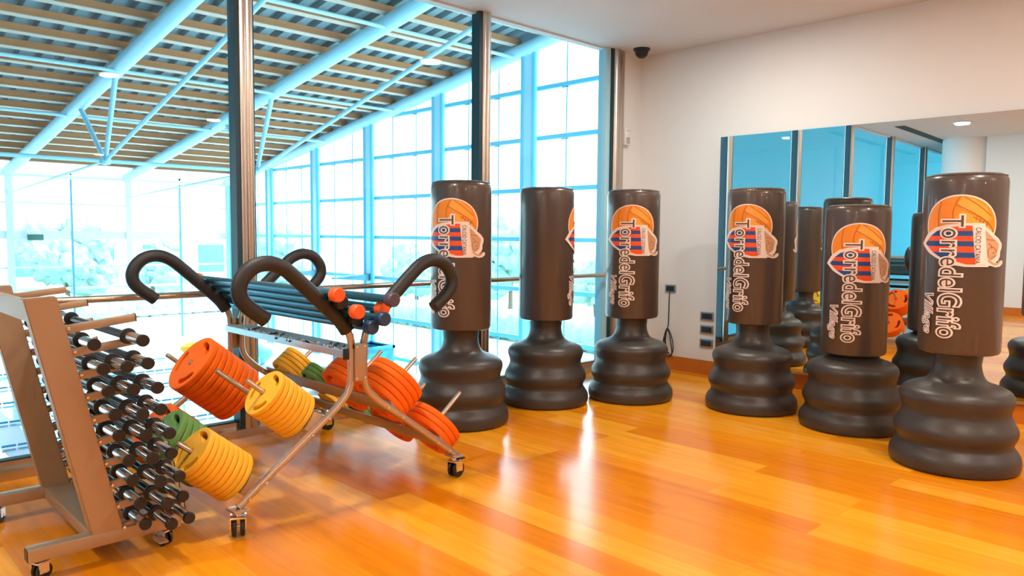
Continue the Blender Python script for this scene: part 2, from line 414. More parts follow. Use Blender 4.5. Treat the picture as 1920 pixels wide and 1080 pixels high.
def prints(parent):
    d = MB()                                                       # ball
    wrap_into(d, poly_bm(ell(BA, BBH)), D_white, 0); wrap_into(d, poly_bm(ell(BA-.009, BBH-.009)), D_orange, 1)
    x0, y0 = BC
    pan = [(x0+.01, y0+.155), (x0+.07, y0+.143), (x0+.13, y0+.10), (x0+.165, y0+.03), (x0+.14, y0+.02), (x0+.06, y0+.065), (x0+.01, y0+.09), (x0-.012, y0+.12)]
    pan2 = [(x0+.01, y0+.075), (x0+.07, y0+.05), (x0+.14, y0), (x0+.172, y0-.03), (x0+.15, y0-.09), (x0+.09, y0-.06), (x0+.0, y0-.02), (x0-.02, y0+.04)]
    wrap_into(d, poly_bm(pan), D_orange_l, 2); wrap_into(d, poly_bm(pan2), D_orange_l, 2)
    for l in ([(x0-.10, y0+.135), (x0-.115, y0+.06), (x0-.11, y0-.03), (x0-.13, y0-.10)], [(x0-.0, y0+.162), (x0-.022, y0+.12), (x0-.035, y0+.05), (x0-.01, y0-.04)],
              [(x0-.02, y0+.115), (x0+.06, y0+.07), (x0+.14, y0+.015), (x0+.18, y0-.04)], [(x0-.02, y0+.0), (x0+.05, y0-.03), (x0+.12, y0-.09), (x0+.14, y0-.12)],
              [(x0+.065, y0+.045), (x0+.145, y0-.005)], [(x0+.02, y0+.158), (x0+.09, y0+.11), (x0+.16, y0+.05)]):
        ribbon_into(d, l, .004, D_seam, 3)
    for k in range(4):
        cx_, cy_ = x0+.083+.018*k, y0+.035-.0115*k; ribbon_into(d, [(cx_-.004, cy_-.012), (cx_+.004, cy_+.012)], .0035, D_seam, 3)
    d.build('ball_print', parent, fix=False)
    d = MB()                                                       # striped shield and band
    out = [(132, 432), (160, 385), (205, 352), (262, 335), (340, 330), (446, 330), (446, 548), (335, 545), (262, 535), (205, 505), (160, 475)]
    wrap_into(d, poly_bm(P2([(126, 432), (155, 380), (200, 345), (260, 328), (340, 322), (450, 322), (450, 552), (335, 553), (260, 543), (200, 514), (155, 482)])), D_white, 4)
    stripes = [335, 363, 390, 417, 445, 477, 506, 540]
    def left(y):
        L = [(142, 432), (170, 392), (210, 360), (262, 343), (340, 335)]; yy = y if y <= 432 else 864-y
        yy = max(yy, 335.0)
        for (xa, ya), (xb, yb) in zip(L, L[1:]):
            if yb <= yy <= ya: return xa+(xb-xa)*(ya-yy)/(ya-yb)
        return 340
    for k in range(7):
        ya, yb = stripes[k], stripes[k+1]; ym = (ya+yb)/2
        mid = [(left(ya), ya)] + ([(142, 432)] if ya < 432 < yb else [(left(ym), ym)]) + [(left(yb), yb)]
        wrap_into(d, poly_bm(P2([(386, ya), (386, yb)] + mid[::-1])), D_blue if k % 2 else D_red, 5)
    wrap_into(d, poly_bm(P2([(392, 338), (438, 338), (438, 540), (392, 540)])), D_white, 6)
    d.build('shield_print', parent, fix=False)
    d = MB()                                                       # elephant
    body = [(446, 345), (462, 362), (484, 388), (505, 410), (518, 428), (516, 450), (508, 470), (505, 495), (494, 512), (480, 522), (496, 528), (506, 512), (517, 512), (514, 530), (500, 544), (478, 548), (456, 540), (446, 540)]
    cxm, cym = 480, 450
    wrap_into(d, poly_bm(P2([(x+(6 if x > 450 else 0), y+(6 if y > 500 else (-7 if y < 420 else 0))) for x, y in body])), D_white, 4)
    wrap_into(d, poly_bm(P2([(448, 360), (462, 374), (482, 398), (500, 418), (509, 432), (506, 450), (499, 470), (494, 492), (482, 506), (466, 516), (452, 512), (448, 500)])), D_tan, 5)
    ribbon_into(d, P2([(452, 515), (470, 532), (490, 538), (508, 520)]), .012, D_tan, 5)
    for l in ([(450, 405), (470, 410), (490, 412)], [(455, 500), (452, 470), (468, 448), (488, 455), (492, 475)], [(458, 430), (472, 440), (470, 455)], [(462, 512), (474, 498), (488, 492)]):
        ribbon_into(d, P2(l), .003, D_seam, 6)
    ribbon_into(d, P2([(476, 476), (480, 480)]), .006, D_dark, 6)
    d.build('elephant_print', parent, fix=False)
    # lettering
    d = MB()
    def put(body, u_base, cap, v_top, v_len, m, layer, off, shear=0, bev=0):
        ref = text_bm(body, 0, shear); X0 = min(v.co.x for v in ref.verts); X1 = max(v.co.x for v in ref.verts); ref.free()
        bm = text_bm(body, off, shear, bev); sx = v_len/(X1-X0); sy = cap/.72
        for v in bm.verts: v.co = Vector((u_base + v.co.y*sy, v_top - (v.co.x-X0)*sx, v.co.z))
        wrap_into(d, bm, m, layer)
    put('TorredelGrifo', -.112, .116, 1.505, .71, D_white, 7, 0, bev=.062)
    put('TorredelGrifo', -.112, .116, 1.505, .71, D_dark, 8, -.004)
    put('Village', -.205, .062, 1.045, .235, D_white, 7, 0, shear=.35, bev=.05)
    put('Village', -.205, .062, 1.045, .235, D_dark, 8, -.018, shear=.35)
    d.build('lettering', parent, fix=False)
    d = MB()
    c0 = conv(402, 345); c1 = conv(430, 345)
    def put2():
        ref = text_bm('CALCIO CATANIA'); X0 = min(v.co.x for v in ref.verts); X1 = max(v.co.x for v in ref.verts)
        sx = .205/(X1-X0); sy = (c1[0]-c0[0])/.72
        for v in ref.verts: v.co = Vector((c0[0]+v.co.y*sy, c0[1]-.0-(v.co.x-X0)*sx, 0))
        wrap_into(d, ref, D_dark, 8)
    put2(); d.build('band_lettering', parent, fix=False)

def make_bag():
    t = empty('punching_bag')
    pr = [(0, 0), (.335, 0), (.350, .015), (.355, .045), (.350, .085), (.330, .118), (.313, .145), (.314, .168), (.327, .195), (.334, .222), (.328, .255), (.306, .295), (.294, .325), (.293, .35), (.301, .38), (.309, .41), (.306, .437),
          (.286, .466), (.245, .488), (.20, .502), (.165, .52), (.145, .545), (.133, .58), (.127, .62), (.125, .66)]
    sp = spline([(r, 0, z) for r, z in pr[1:]], 3)
    b = MB(); b.lathe([(0, 0)]+[(p.x, p.z) for p in sp], M_bagbase, seg=72); b.build('base', t)
    b = MB(); b.lathe([(.125, .60), (.132, .66), (.132, .80), (0, .80)], M_bagbase, seg=40); b.build('neck', t)
    b = MB()
    pr = [(.10, .688), (RB-.028, .686), (RB-.008, .694), (RB, .712), (RB, 1.60), (RB, 1.70), (RB-.004, 1.722), (RB-.016, 1.742), (RB-.036, 1.752), (.10, 1.757), (0, 1.758)]
    b.lathe(pr, M_bag, seg=96); cyl = b.build('padded_cylinder', t)
    # seam stitching folds on the top edge
    b = MB()
    b.sweep([((RB-.0135+.0022*math.sin(k*2.3))*math.cos(2*PI*k/160), (RB-.0135+.0022*math.sin(k*2.3))*math.sin(2*PI*k/160), 1.7395+.0018*math.sin(k*1.7)) for k in range(161)], .003, M_bag, 6)
    b.build('top_seam', cyl)
    prints(cyl)
    return t
BAGS = [((-3.035, -.69), -13, 0, 'brown punching bag nearest the weight rack, leftmost of all the bags'),
        ((-2.095, -.654), 108, 0, 'brown punching bag second from the left, its printed logo turned away to the right'),
        ((-1.426, -1.02), 3, 0, 'brown punching bag in front of the corner post, third from the left'),
        ((-1.019, -1.915), -12, 0, 'brown punching bag by the three wall sockets at the left edge of the mirror'),
        ((-1.03, -2.709), 10, -.15, 'brown punching bag set lower on its base than all the others'),
        ((-1.487, -3.514), 0, 0, 'largest and nearest brown punching bag, at the far right')]
pbag = make_bag()
for i, ((x, y), rot, dz, lb) in enumerate(BAGS):
    t = pbag if i == 0 else copy_tree(pbag)
    dx, dy = CAM.x-x, CAM.y-y
    t.location = (x, y, 0); t.rotation_euler = (0, 0, math.atan2(dy, dx)+PI/2+math.radians(rot))
    if dz:
        for ch in t.children:
            if not ch.name.startswith('base'): ch.location.z = dz
    tag(t, lb, 'punching bag', 'free-standing punching bags')

# ------------------------------------------------------------------ weight plate rack (A-frame with hooks)
CX, YN, YF = -4.53, -1.66, -.25
def caster(name, parent, loc, rz, top, wheelmat=None, sc=1.0):
    wm = wheelmat or M_black
    t = MB(); t.cyl((0, 0, top), (0, 0, .072), .010, M_chrome, 12); t.box((-.022, -.026, .066), (.022, .026, .074), M_chrome, bev=.002)
    for s in (-1, 1): t.box((-.014, s*.024-.002, .028), (.026, s*.024+.002, .072), M_chrome)
    t.cyl((.012, -.028, .033), (.012, .028, .033), .006, M_chrome, 10)
    o = t.build(name, parent, loc); o.rotation_euler = (0, 0, rz)
    w_ = MB()
    for s in (-1, 1):
        w_.lathe([(0, s*.006), (.024, s*.006), (.031, s*.007), (.033, s*.010), (.033, s*.018), (.030, s*.021), (.018, s*.022), (.016, s*.018), (0, s*.018)], wm, xf=Matrix.Translation((.012, 0, .033)) @ Matrix.Rotation(PI/2, 4, 'X'), seg=28)
    w_.build('wheel', o)
    br = MB(); br.box((.018, -.02, .070), (.052, .02, .076), M_black, bev=.002); br.build('brake_lever', o)
    o.scale = (sc, sc, sc); return o
rk = empty('weight_plate_rack', (CX, -.95, 0)); RKI = Matrix.Identity(4)
def rkp(b, name, parent=None): return b.build(name, parent or rk)
for fy in (YN, YF):
    y = fy+.95
    for s in (-1, 1):
        leg = [(s*.036, y, .84), (s*.036, y, .70), (s*.038, y, .64), (s*.055, y, .585), (s*.10, y, .535), (s*.17, y, .477), (s*.50, y, .235), (s*.63, y, .135)]
        b = MB(); b.sweep(spline(leg, 5), .0185, M_paint2, 14)
        for q in ((.173, .471), (.264, .405), (.501, .226), (.585, .165)):
            b.lathe([(0, .006), (.006, .005), (.008, 0), (0, 0)], M_chrome, xf=frame_xf((s*q[0], y-.0175, q[1]), (0, -1, 0)), seg=12)
        rkp(b, 'leg')
        hk = [(s*.036, y, .80), (s*.040, y, .845), (s*.055, y, .885), (s*.085, y, .925), (s*.135, y, .975)]
        b = MB(); b.sweep(spline(hk, 5), .0185, M_paint2, 14); rkp(b, 'hook_stem')
        fo = [(s*.06, y, .89), (s*.11, y, .955), (s*.24, y, 1.075), (s*.34, y, 1.165), (s*.40, y, 1.21), (s*.47, y, 1.232), (s*.545, y, 1.215), (s*.598, y, 1.16), (s*.608, y, 1.10), (s*.575, y, 1.045), (s*.485, y, .975)]
        b = MB(); b.sweep(spline(fo, 6), .036, M_foam, 18); rkp(b, 'foam_hook')
        caster('caster', rk, (s*.63, y, 0), (0 if s > 0 else .9)+.2, .092, None, 1.35)
        b = MB(); b.box((-.035, -.045, -.004), (.035, .045, .006), M_paint2, xf=Matrix.Translation((s*.63, y, .125)), bev=.002); rkp(b, 'foot_plate')
    b = MB(); yy = y+(-.024 if fy == YN else .024)
    b.box((-.034, yy-.006, .635), (.034, yy+.006, .825), M_paint, bev=.004)
    for zz in (.65, .81):
        for s in (-1, 1): b.lathe([(0, .004), (.006, .003), (.007, 0), (0, 0)], M_chrome, xf=frame_xf((s*.024, yy-.006, zz), (0, -1, 0)), seg=12)
    rkp(b, 'joining_plate')
PEGS = [-1.48, -1.135, -.79, -.45]
PA = math.radians(39.5)
for s in (-1, 1):
    for nm, (bx, bz) in (('upper_shelf_beam', (.218, .440)), ('lower_shelf_beam', (.543, .198))):
        d = Vector((s*math.cos(PA), 0, math.sin(PA))); tdir = Vector((s*math.sin(PA), 0, -math.cos(PA)))
        xf = Matrix(((tdir.x, 0, d.x, s*bx), (tdir.y, 1, d.y, 0), (tdir.z, 0, d.z, bz), (0, 0, 0, 1)))
        b = MB(); b.box((-.05, YN+.95, .012), (.05, YF+.95, .026), M_paint, xf=xf, bev=.003); bm_ = rkp(b, nm)
        for py in PEGS:
            b = MB(); b.sweep([(s*bx+d.x*.02, py+.95, bz+d.z*.02), (s*bx+d.x*.36, py+.95, bz+d.z*.36), (s*bx+d.x*.365, py+.95, bz+d.z*.365)], [.0125, .0125, .010], M_paint2, 14)
            rkp(b, 'peg', bm_)
# collar tray
b = MB(); M_tray = mat('tray_blue_silver', (.50, .62, .68), .3, .7)
b.box((-.075, YN+.97, .755), (.075, YF+.93, .762), M_tray)
for s in (-1, 1): b.box((s*.075-.003, YN+.97, .755), (s*.075+.003, YF+.93, .79), M_tray)
b.box((-.075, YN+.965, .755), (.075, YN+.972, .79), M_tray); b.box((-.075, YF+.928, .755), (.075, YF+.935, .79), M_tray)
rkp(b, 'collar_tray')
b = MB(); b.box((-.075, YN+.945, .745), (-.045, YN+.97, .80), M_black, bev=.004); rkp(b, 'tray_end_cap')
tag(rk, 'wheeled silver A-frame weight rack with black foam hooks and plate pegs', 'weight rack')

# spring collars lying in the tray
def make_collar():
    t = empty('spring_collar')
    b = MB(); pts = []
    for k in range(60):
        an = 2*PI*k/16; pts.append((.024*math.cos(an), .024*math.sin(an), .003+.018*k/60))
    b.sweep(pts, .0022, M_chrome, 6); b.build('coil', t)
    for s in (-1, 1):
        b = MB(); b.sweep([(.022, s*.006, .01), (.045, s*.016, .014), (.060, s*.022, .020)], .006, M_black, 8); b.build('handle', t)
    return t
pc = make_collar(); words = ['first', 'second', 'third', 'fourth', 'fifth', 'sixth', 'seventh', 'eighth', 'ninth', 'tenth', 'eleventh', 'twelfth']
for i in range(9):
    t = pc if i == 0 else copy_tree(pc)
    t.location = (CX+random.uniform(-.025, .025), -1.5+.135*i, .763); t.rotation_euler = (0, 0, random.uniform(0, 6))
    tag(t, 'black handled spring collar in the rack tray, %s from the near end' % words[i], 'spring collar', 'spring collars in the tray')

# barbells on the foam hooks
def make_barbell(capmat):
    t = empty('barbell'); L = .80
    b = MB(); b.cyl((0, -L, 0), (0, L, 0), .022, M_tealbar, 20); b.build('bar', t)
    for s in (-1, 1):
        b = MB(); b.lathe([(0, 0), (.026, 0), (.0335, .006), (.035, .02), (.035, .05), (.030, .056), (0, .056)], capmat, xf=frame_xf((0, s*L, 0), (0, s, 0)), seg=28); b.build('end_cap', t)
    return t
M_capo = mat('orange_cap', (.95, .13, .015), .45); M_capb = mat('dark_blue_cap', (.015, .05, .14), .4); M_capp = mat('purple_grey_cap', (.09, .07, .10), .4); M_capr = mat('red_cap', (.75, .06, .04), .45)
protos = {}
nL = Vector((.66, 0, .75))
def rowpos(s, k): return (s*.0425*k, .914+.0415*k)
rows = []
rows.append((0, .914, 'b', 0, 'blue capped barbell lying lowest in the V of the foam hooks'))
capsL = ['k', 'o', 'k', 'o']; names = ['dark capped', 'orange capped', 'dark capped', 'orange capped']
ordn = ['next above the lowest', 'second above the lowest', 'third above the lowest', 'topmost']
for k in range(1, 5): x, z = rowpos(-1, k); rows.append((x, z, capsL[k-1], (.07, -.01, .07, .03)[k-1], '%s barbell on the left slope of the foam hooks, %s' % (names[k-1], ordn[k-1])))
capsR = ['b', 'o', 'b', 'p']
for k in range(1, 3): x, z = rowpos(1, k); rows.append((x, z, capsR[k-1], (-.04, .03, -.04, .03)[k-1], '%s capped barbell on the right slope of the foam hooks, %s' % ({'b': 'blue', 'o': 'orange', 'p': 'purple grey'}[capsR[k-1]], ordn[k-1])))
rows.append((.062, 1.052, 'p', -.09, 'purple grey capped barbell resting on top of the others in the V'))
cm = {'o': M_capo, 'b': M_capb, 'p': M_capp, 'k': M_black, 'r': M_capr}
for x, z, c, dy, lb in rows:
    if c not in protos: protos[c] = make_barbell(cm[c]); t = protos[c]
    else: t = copy_tree(protos[c])
    t.location = (CX+x, -.95+dy, z)
    tag(t, lb, 'barbell', 'barbells on the foam hooks')

# weight plates
def plate_mesh(name, r, th, m, holes=3):
    c = bpy.data.curves.new('p', 'CURVE'); c.dimensions = '2D'; c.fill_mode = 'BOTH'
    c.extrude = th/2-.006; c.bevel_depth = .006; c.bevel_resolution = 2; c.offset = -.006
    def sp(pts):
        s_ = c.splines.new('POLY'); s_.points.add(len(pts)-1); s_.use_cyclic_u = True
        for k, p in enumerate(pts): s_.points[k].co = (p[0], p[1], 0, 1)
    n_ = 60; sp([(r*(1+.018*math.cos(3*(2*PI*k/n_)))*math.cos(2*PI*k/n_), r*(1+.018*math.cos(3*(2*PI*k/n_)))*math.sin(2*PI*k/n_)) for k in range(n_)])
    sp([(.0145*math.cos(2*PI*k/20), .0145*math.sin(2*PI*k/20)) for k in range(20)])
    for h in range(holes):
        a0 = 2*PI*h/holes; aw = .42; ri, ro = r*.63, r*.82; pts = []
        for k in range(9): t_ = a0-aw+2*aw*k/8; pts.append((ro*math.cos(t_), ro*math.sin(t_)))
        for k in range(1, 4): t_ = a0+aw; rr = (ri+ro)/2; an = k*PI/4; pts.append((rr*math.cos(t_)+(ro-ri)/2*(math.cos(an)*math.cos(t_)-math.sin(an)*math.sin(t_)), rr*math.sin(t_)+(ro-ri)/2*(math.cos(an)*math.sin(t_)+math.sin(an)*math.cos(t_))))
        for k in range(9): t_ = a0+aw-2*aw*k/8; pts.append((ri*math.cos(t_), ri*math.sin(t_)))
        for k in range(1, 4): t_ = a0-aw; rr = (ri+ro)/2; an = PI+k*PI/4; pts.append((rr*math.cos(t_)+(ro-ri)/2*(math.cos(an)*math.cos(t_)-math.sin(an)*math.sin(t_)), rr*math.sin(t_)+(ro-ri)/2*(math.cos(an)*math.sin(t_)+math.sin(an)*math.cos(t_))))
        sp(pts)
    o = bpy.data.objects.new('p', c); COL.objects.link(o)
    dg = bpy.context.evaluated_depsgraph_get(); me = bpy.data.meshes.new_from_object(o.evaluated_get(dg)); bpy.data.objects.remove(o)
    me.name = name; me.materials.clear(); me.materials.append(m)
    me.polygons.foreach_set('use_smooth', [True]*len(me.polygons)); me.set_sharp_from_angle(angle=math.radians(50)); return me
PM = {'orange': (plate_mesh('orange_plate', .165, .035, M_orange), .037), 'yellow': (plate_mesh('yellow_plate', .122, .027, M_yellow), .029), 'green': (plate_mesh('green_plate', .142, .032, M_green), .034),
      'smallgreen': (plate_mesh('small_green_plate', .10, .027, M_green), .029)}
PLATES = [(-1, 0, -1.48, 'yellow', 8, 'near upper left stack'), (-1, 0, -.79, 'orange', 9, 'big upper left stack'),
          (-1, 1, -1.48, 'yellow', 9, 'near lower left stack'), (-1, 1, -1.135, 'green', 8, 'lower left stack behind the yellow one'), (-1, 1, -.79, 'orange', 5, 'lower left stack behind the green one'),
          (1, 0, -1.48, 'orange', 5, 'near upper right stack'), (1, 0, -1.135, 'orange', 4, 'upper right stack behind the column'), (1, 0, -.79, 'smallgreen', 3, 'upper right stack beside the yellow one'), (1, 0, -.45, 'yellow', 5, 'far upper right stack'),
          (1, 1, -1.48, 'orange', 3, 'near lower right stack'), (1, 1, -1.135, 'orange', 2, 'lower right stack beside the green one'), (1, 1, -.79, 'smallgreen', 2, 'lower right stack beside the orange one'), (1, 1, -.45, 'yellow', 2, 'far lower right stack')]
for s, lo, py, colr, cnt, where in PLATES:
    me, th = PM[colr]; bx, bz = ((.218, .440), (.543, .198))[lo]; d = Vector((s*math.cos(PA), 0, math.sin(PA)))
    cname = colr.replace('small', '')
    for k in range(cnt):
        o = bpy.data.objects.new(cname+'_weight_plate', me); COL.objects.link(o)
        p = Vector((CX+s*bx, py, bz)) + d*(.028+th*(k+.5))
        jit = Vector((0, random.uniform(-.0015, .0015), 0)); sag = Vector((-d.z*s, 0, abs(d.x)))*-.001
        o.matrix_world = frame_xf(p+jit, d) @ Matrix.Rotation(random.uniform(-.25, .25)+(PI if s > 0 else .3), 4, 'Z')
        kk = cnt-1-k
        pos = 'outermost' if kk == 0 else ('innermost' if k == 0 else '%s from outside' % words[kk])
        tag(o, '%s%s weight plate in the %s, %s' % ('small ' if 'small' in colr else '', cname, where, pos), 'weight plate', '%s weight plates, %s' % (cname, where))

# ------------------------------------------------------------------ short barbell rack at the left
br = empty('bar_storage_rack', (-5.68, -1.15, 0)); ox, oy = 5.68, 1.15
def bw(b, name, parent=None):
    for v in b.bm.verts: v.co += Vector((ox, oy, 0))
    return b.build(name, parent or br)
YA, YB = -1.535, -.735                    # near and far frames
for y in (YA, YB):
    b = MB(); b.box((-5.955, y-.03, .080), (-5.375, y+.03, .135), M_paint, bev=.004)
    b.box((-5.9575, y-.024, .086), (-5.954, y+.024, .129), M_black); b.box((-5.3765, y-.024, .086), (-5.3735, y+.024, .129), M_black)
    bw(b, 'base_bar')
    th = .03; yy = y
    b = MB()
    def up(z): return -5.73-(z-.13)*.2152
    P = [Vector((up(.13), yy-th, .13)), Vector((up(.13)+.118, yy-th, .13)), Vector((up(.13)+.118, yy+th, .13)), Vector((up(.13), yy+th, .13)),
         Vector((up(1.115), yy-th, 1.112)), Vector((up(1.115)+.114, yy-th, 1.117)), Vector((up(1.115)+.114, yy+th, 1.117)), Vector((up(1.115), yy+th, 1.112))]
    b.hexa(P, M_paint); bmesh.ops.bevel(b.bm, geom=b.bm.edges[:], offset=.004, segments=2, affect='EDGES')
    u_ = bw(b, 'upright')
    for lv in range(10):
        z = .145+.0945*lv; x0 = up(z)+.11
        if z > 1.02: continue
        b = MB()
        xf = Matrix.Translation((x0, y, z)) @ Matrix.Rotation(math.radians(-7), 4, 'Y')
        Lr = .30 if y == YB else .27
        b.box((0, -.012, -.032), (Lr, .012, .0), M_paint, xf=xf, bev=.002); b.box((Lr, -.013, -.033), (Lr+.003, .013, .001), M_black, xf=xf)
        b.lathe([(0, .005), (.006, .004), (.007, 0), (0, 0)], M_chrome, xf=frame_xf((x0+.015, y-.031, z-.008), (0, -1, 0)), seg=10)
        o = bw(b, 'arm', u_)
    if y == YB:
        b = MB(); xf = Matrix.Translation((up(1.09)+.10, y, 1.075)) @ Matrix.Rotation(math.radians(-6), 4, 'Y'); b.box((0, -.012, -.03), (.24, .012, .0), M_paint, xf=xf, bev=.002); bw(b, 'arm', u_)
b = MB(); b.box((-5.725, YA+.03, .078), (-5.605, YB-.03, .132), M_paint, bev=.004); bw(b, 'base_beam')
b = MB(); P = [Vector((up(1.02), YA+.03, 1.02)), Vector((up(1.02)+.03, YA+.03, 1.02)), Vector((up(1.02)+.03, YB-.03, 1.02)), Vector((up(1.02), YB-.03, 1.02)),
     Vector((up(1.105), YA+.03, 1.105)), Vector((up(1.105)+.03, YA+.03, 1.105)), Vector((up(1.105)+.03, YB-.03, 1.105)), Vector((up(1.105), YB-.03, 1.105))]
b.hexa(P, M_paint); bw(b, 'top_beam')
b = MB(); b.box((-5.50, YA-.03, .058), (-5.46, YA-.12, .066), M_paint, bev=.003); bw(b, 'floor_tab')
M_wheelb = mat('blue_wheel', (.01, .07, .17), .4)
for (x, y, rz, wm) in ((-5.915, YA, .4, None), (-5.43, YA, 2.0, None), (-5.915, YB, 1.0, M_wheelb), (-5.43, YB, .2, M_wheelb)):
    caster('caster', br, (x+ox, y+oy, 0), rz, .082, wm)
tag(br, 'tall warm-tinted silver storage rack on wheels holding short black bars, at the left', 'bar rack')
# short bars: (cap x, cap z, near end offset)
def make_short_bar():
    t = empty('short_barbell'); L = .60
    b = MB(); b.cyl((0, -L+.17, 0), (0, L-.17, 0), .0175, M_rodb, 20); b.build('rod', t)
    for s in (-1, 1):
        b = MB(); b.lathe([(.0175, 0), (.031, .001), (.033, .004), (.033, .014), (.031, .017), (.0175, .018)], M_black, xf=frame_xf((0, s*(L-.19), 0), (0, s, 0)), seg=28); b.build('stop_ring', t)
        b = MB(); b.lathe([(0, 0), (.0215, 0), (.0215, .162), (0, .162)], M_chrome, xf=frame_xf((0, s*(L-.172), 0), (0, s, 0)), seg=28); sl = b.build('sleeve', t)
        b = MB(); b.lathe([(0, 0), (.0235, 0), (.0245, .003), (.0245, .013), (.022, .018), (0, .018)], M_black, xf=frame_xf((0, s*(L-.012), 0), (0, s, 0)), seg=28); b.build('end_cap', sl)
    return t
pb = make_short_bar(); first = True
rowname = ['lowest row of the left rack', 'second row from the bottom', 'third row from the bottom', 'fourth row up', 'middle row', 'fourth row down', 'third row from the top', 'second row from the top', 'top row']
posn = ['nearest the uprights', 'in the middle', 'farthest out']
for lv in range(9):
    z = .145+.0945*lv; x0 = up(z)+.11
    for kk in range(3):
        if lv == 8 and kk == 1: continue
        t = pb if first else copy_tree(pb); first = False
        dx = .062+.07*kk; zz = z + dx*math.tan(math.radians(7)) + .0185
        t.location = (x0+dx, -1.13+(.055, -.035, -.07)[kk]+random.uniform(-.03, .03), zz)
        tag(t, 'short black chrome-ended bar, %s, %s' % (rowname[lv], posn[kk]), 'bar', 'short bars on the storage rack')

# ------------------------------------------------------------------ pool hall beyond the glass
AX = [8.8, 4.4, 0.0, -4.4, -8.8, -13.2, -17.6]; YEND = 30.6; PZ = -3.4
def arc(y): return 3.17e-4*y*y-.1575*y+8.214
b = MB()                                                      # corrugated roof sheet
xs = []; x = -20.0
while x < 9.4:
    xs += [(x, 0), (x+.24, 0), (x+.27, .15), (x+.47, .15)]; x += .5
ys = [.2+1.3*k for k in range(0, 24)]
grid = [[b.bm.verts.new((xx, yy, arc(yy)+.40+dz)) for xx, dz in xs] for yy in ys]
for j in range(len(ys)-1):
    for i in range(len(xs)-1): b.face([grid[j][i], grid[j][i+1], grid[j+1][i+1], grid[j+1][i]], M_deck)
for j in range(len(ys)-1):                                     # outer skin, keeps the sheet from being paper thin
    pass
sk = [[b.bm.verts.new((xx, yy, arc(yy)+.80)) for xx in (-20.3, 9.6)] for yy in ys]
for j in range(len(ys)-1): b.face([sk[j][0], sk[j+1][0], sk[j+1][1], sk[j][1]], M_deck)
o = b.build('hall_roof_sheet', fix=False); struct(o)
b = MB()
for y0, y1 in zip(ys, ys[1:]):
    b.hexa([Vector((8.93, y0, arc(y0)+.05)), Vector((9.05, y0, arc(y0)+.05)), Vector((9.05, y1, arc(y1)+.05)), Vector((8.93, y1, arc(y1)+.05)),
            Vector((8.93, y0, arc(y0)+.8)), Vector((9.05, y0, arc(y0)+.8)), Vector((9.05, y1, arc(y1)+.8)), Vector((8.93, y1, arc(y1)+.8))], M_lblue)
b.box((-20, 30.1+.4, arc(30.6)+.0), (9.05, 30.7, arc(30.6)+.85), M_white); struct(b.build('roof_fascia'))
for k in range(30):
    y = .6+1.03*k
    if y > YEND-.2: break
    b = MB(); z = arc(y); sl = math.atan(-.1575+6.34e-4*y)
    xf = Matrix.Translation((0, y, z+.2)) @ Matrix.Rotation(sl, 4, 'X')
    b.box((-20, -.07, .03), (8.95, .07, .20), M_purlin, xf=xf); b.box((-20, -.10, 0), (8.95, .085, .022), M_flange, xf=xf)
    struct(b.build('roof_purlin'))
albl = {8.8: 'pale blue curved roof arch along the tall glass facade of the pool hall', 4.4: 'pale blue curved roof arch of the pool hall, crossing above the mid steel post', 0.0: 'pale blue curved roof arch of the pool hall at the upper left of the photo'}
for x in AX:
    t = empty('roof_arch', (x, 0, 0))
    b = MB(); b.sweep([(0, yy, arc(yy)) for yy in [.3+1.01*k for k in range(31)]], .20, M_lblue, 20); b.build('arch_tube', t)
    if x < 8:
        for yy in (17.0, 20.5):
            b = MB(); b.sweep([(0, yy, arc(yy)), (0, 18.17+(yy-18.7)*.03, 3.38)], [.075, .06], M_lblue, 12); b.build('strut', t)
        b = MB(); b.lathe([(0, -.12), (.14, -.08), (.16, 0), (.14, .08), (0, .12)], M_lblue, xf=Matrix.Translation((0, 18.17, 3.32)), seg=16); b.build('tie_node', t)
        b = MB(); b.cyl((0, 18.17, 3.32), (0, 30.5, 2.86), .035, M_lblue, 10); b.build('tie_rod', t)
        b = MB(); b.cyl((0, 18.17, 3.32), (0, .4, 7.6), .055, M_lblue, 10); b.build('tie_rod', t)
    if x in albl: tag(t, albl[x], 'roof arch', 'pool hall roof arches')
    else: tag(t, 'pale blue curved roof arch of the pool hall past the left edge, %s' % {-4.4: 'nearest', -8.8: 'second out', -13.2: 'third out', -17.6: 'farthest out'}[x], 'roof arch', 'pool hall roof arches')
for yy, r_ in ((16.7, .05), (21.3, .05), (10.9, .05)):
    b = MB(); b.cyl((-20, yy, arc(yy)-.12), (8.8, yy, arc(yy)-.12), r_, M_lblue, 10); struct(b.build('roof_brace_tube'))
b = MB(); b.cyl((-20, 18.17, 3.32), (4.4, 18.17, 3.32), .055, M_lblue, 10); struct(b.build('roof_brace_tube'))
b = MB(); b.cyl((-20, 30.5, arc(30.5)-.1), (8.8, 30.5, arc(30.5)-.1), .09, M_white, 10); struct(b.build('roof_brace_tube'))
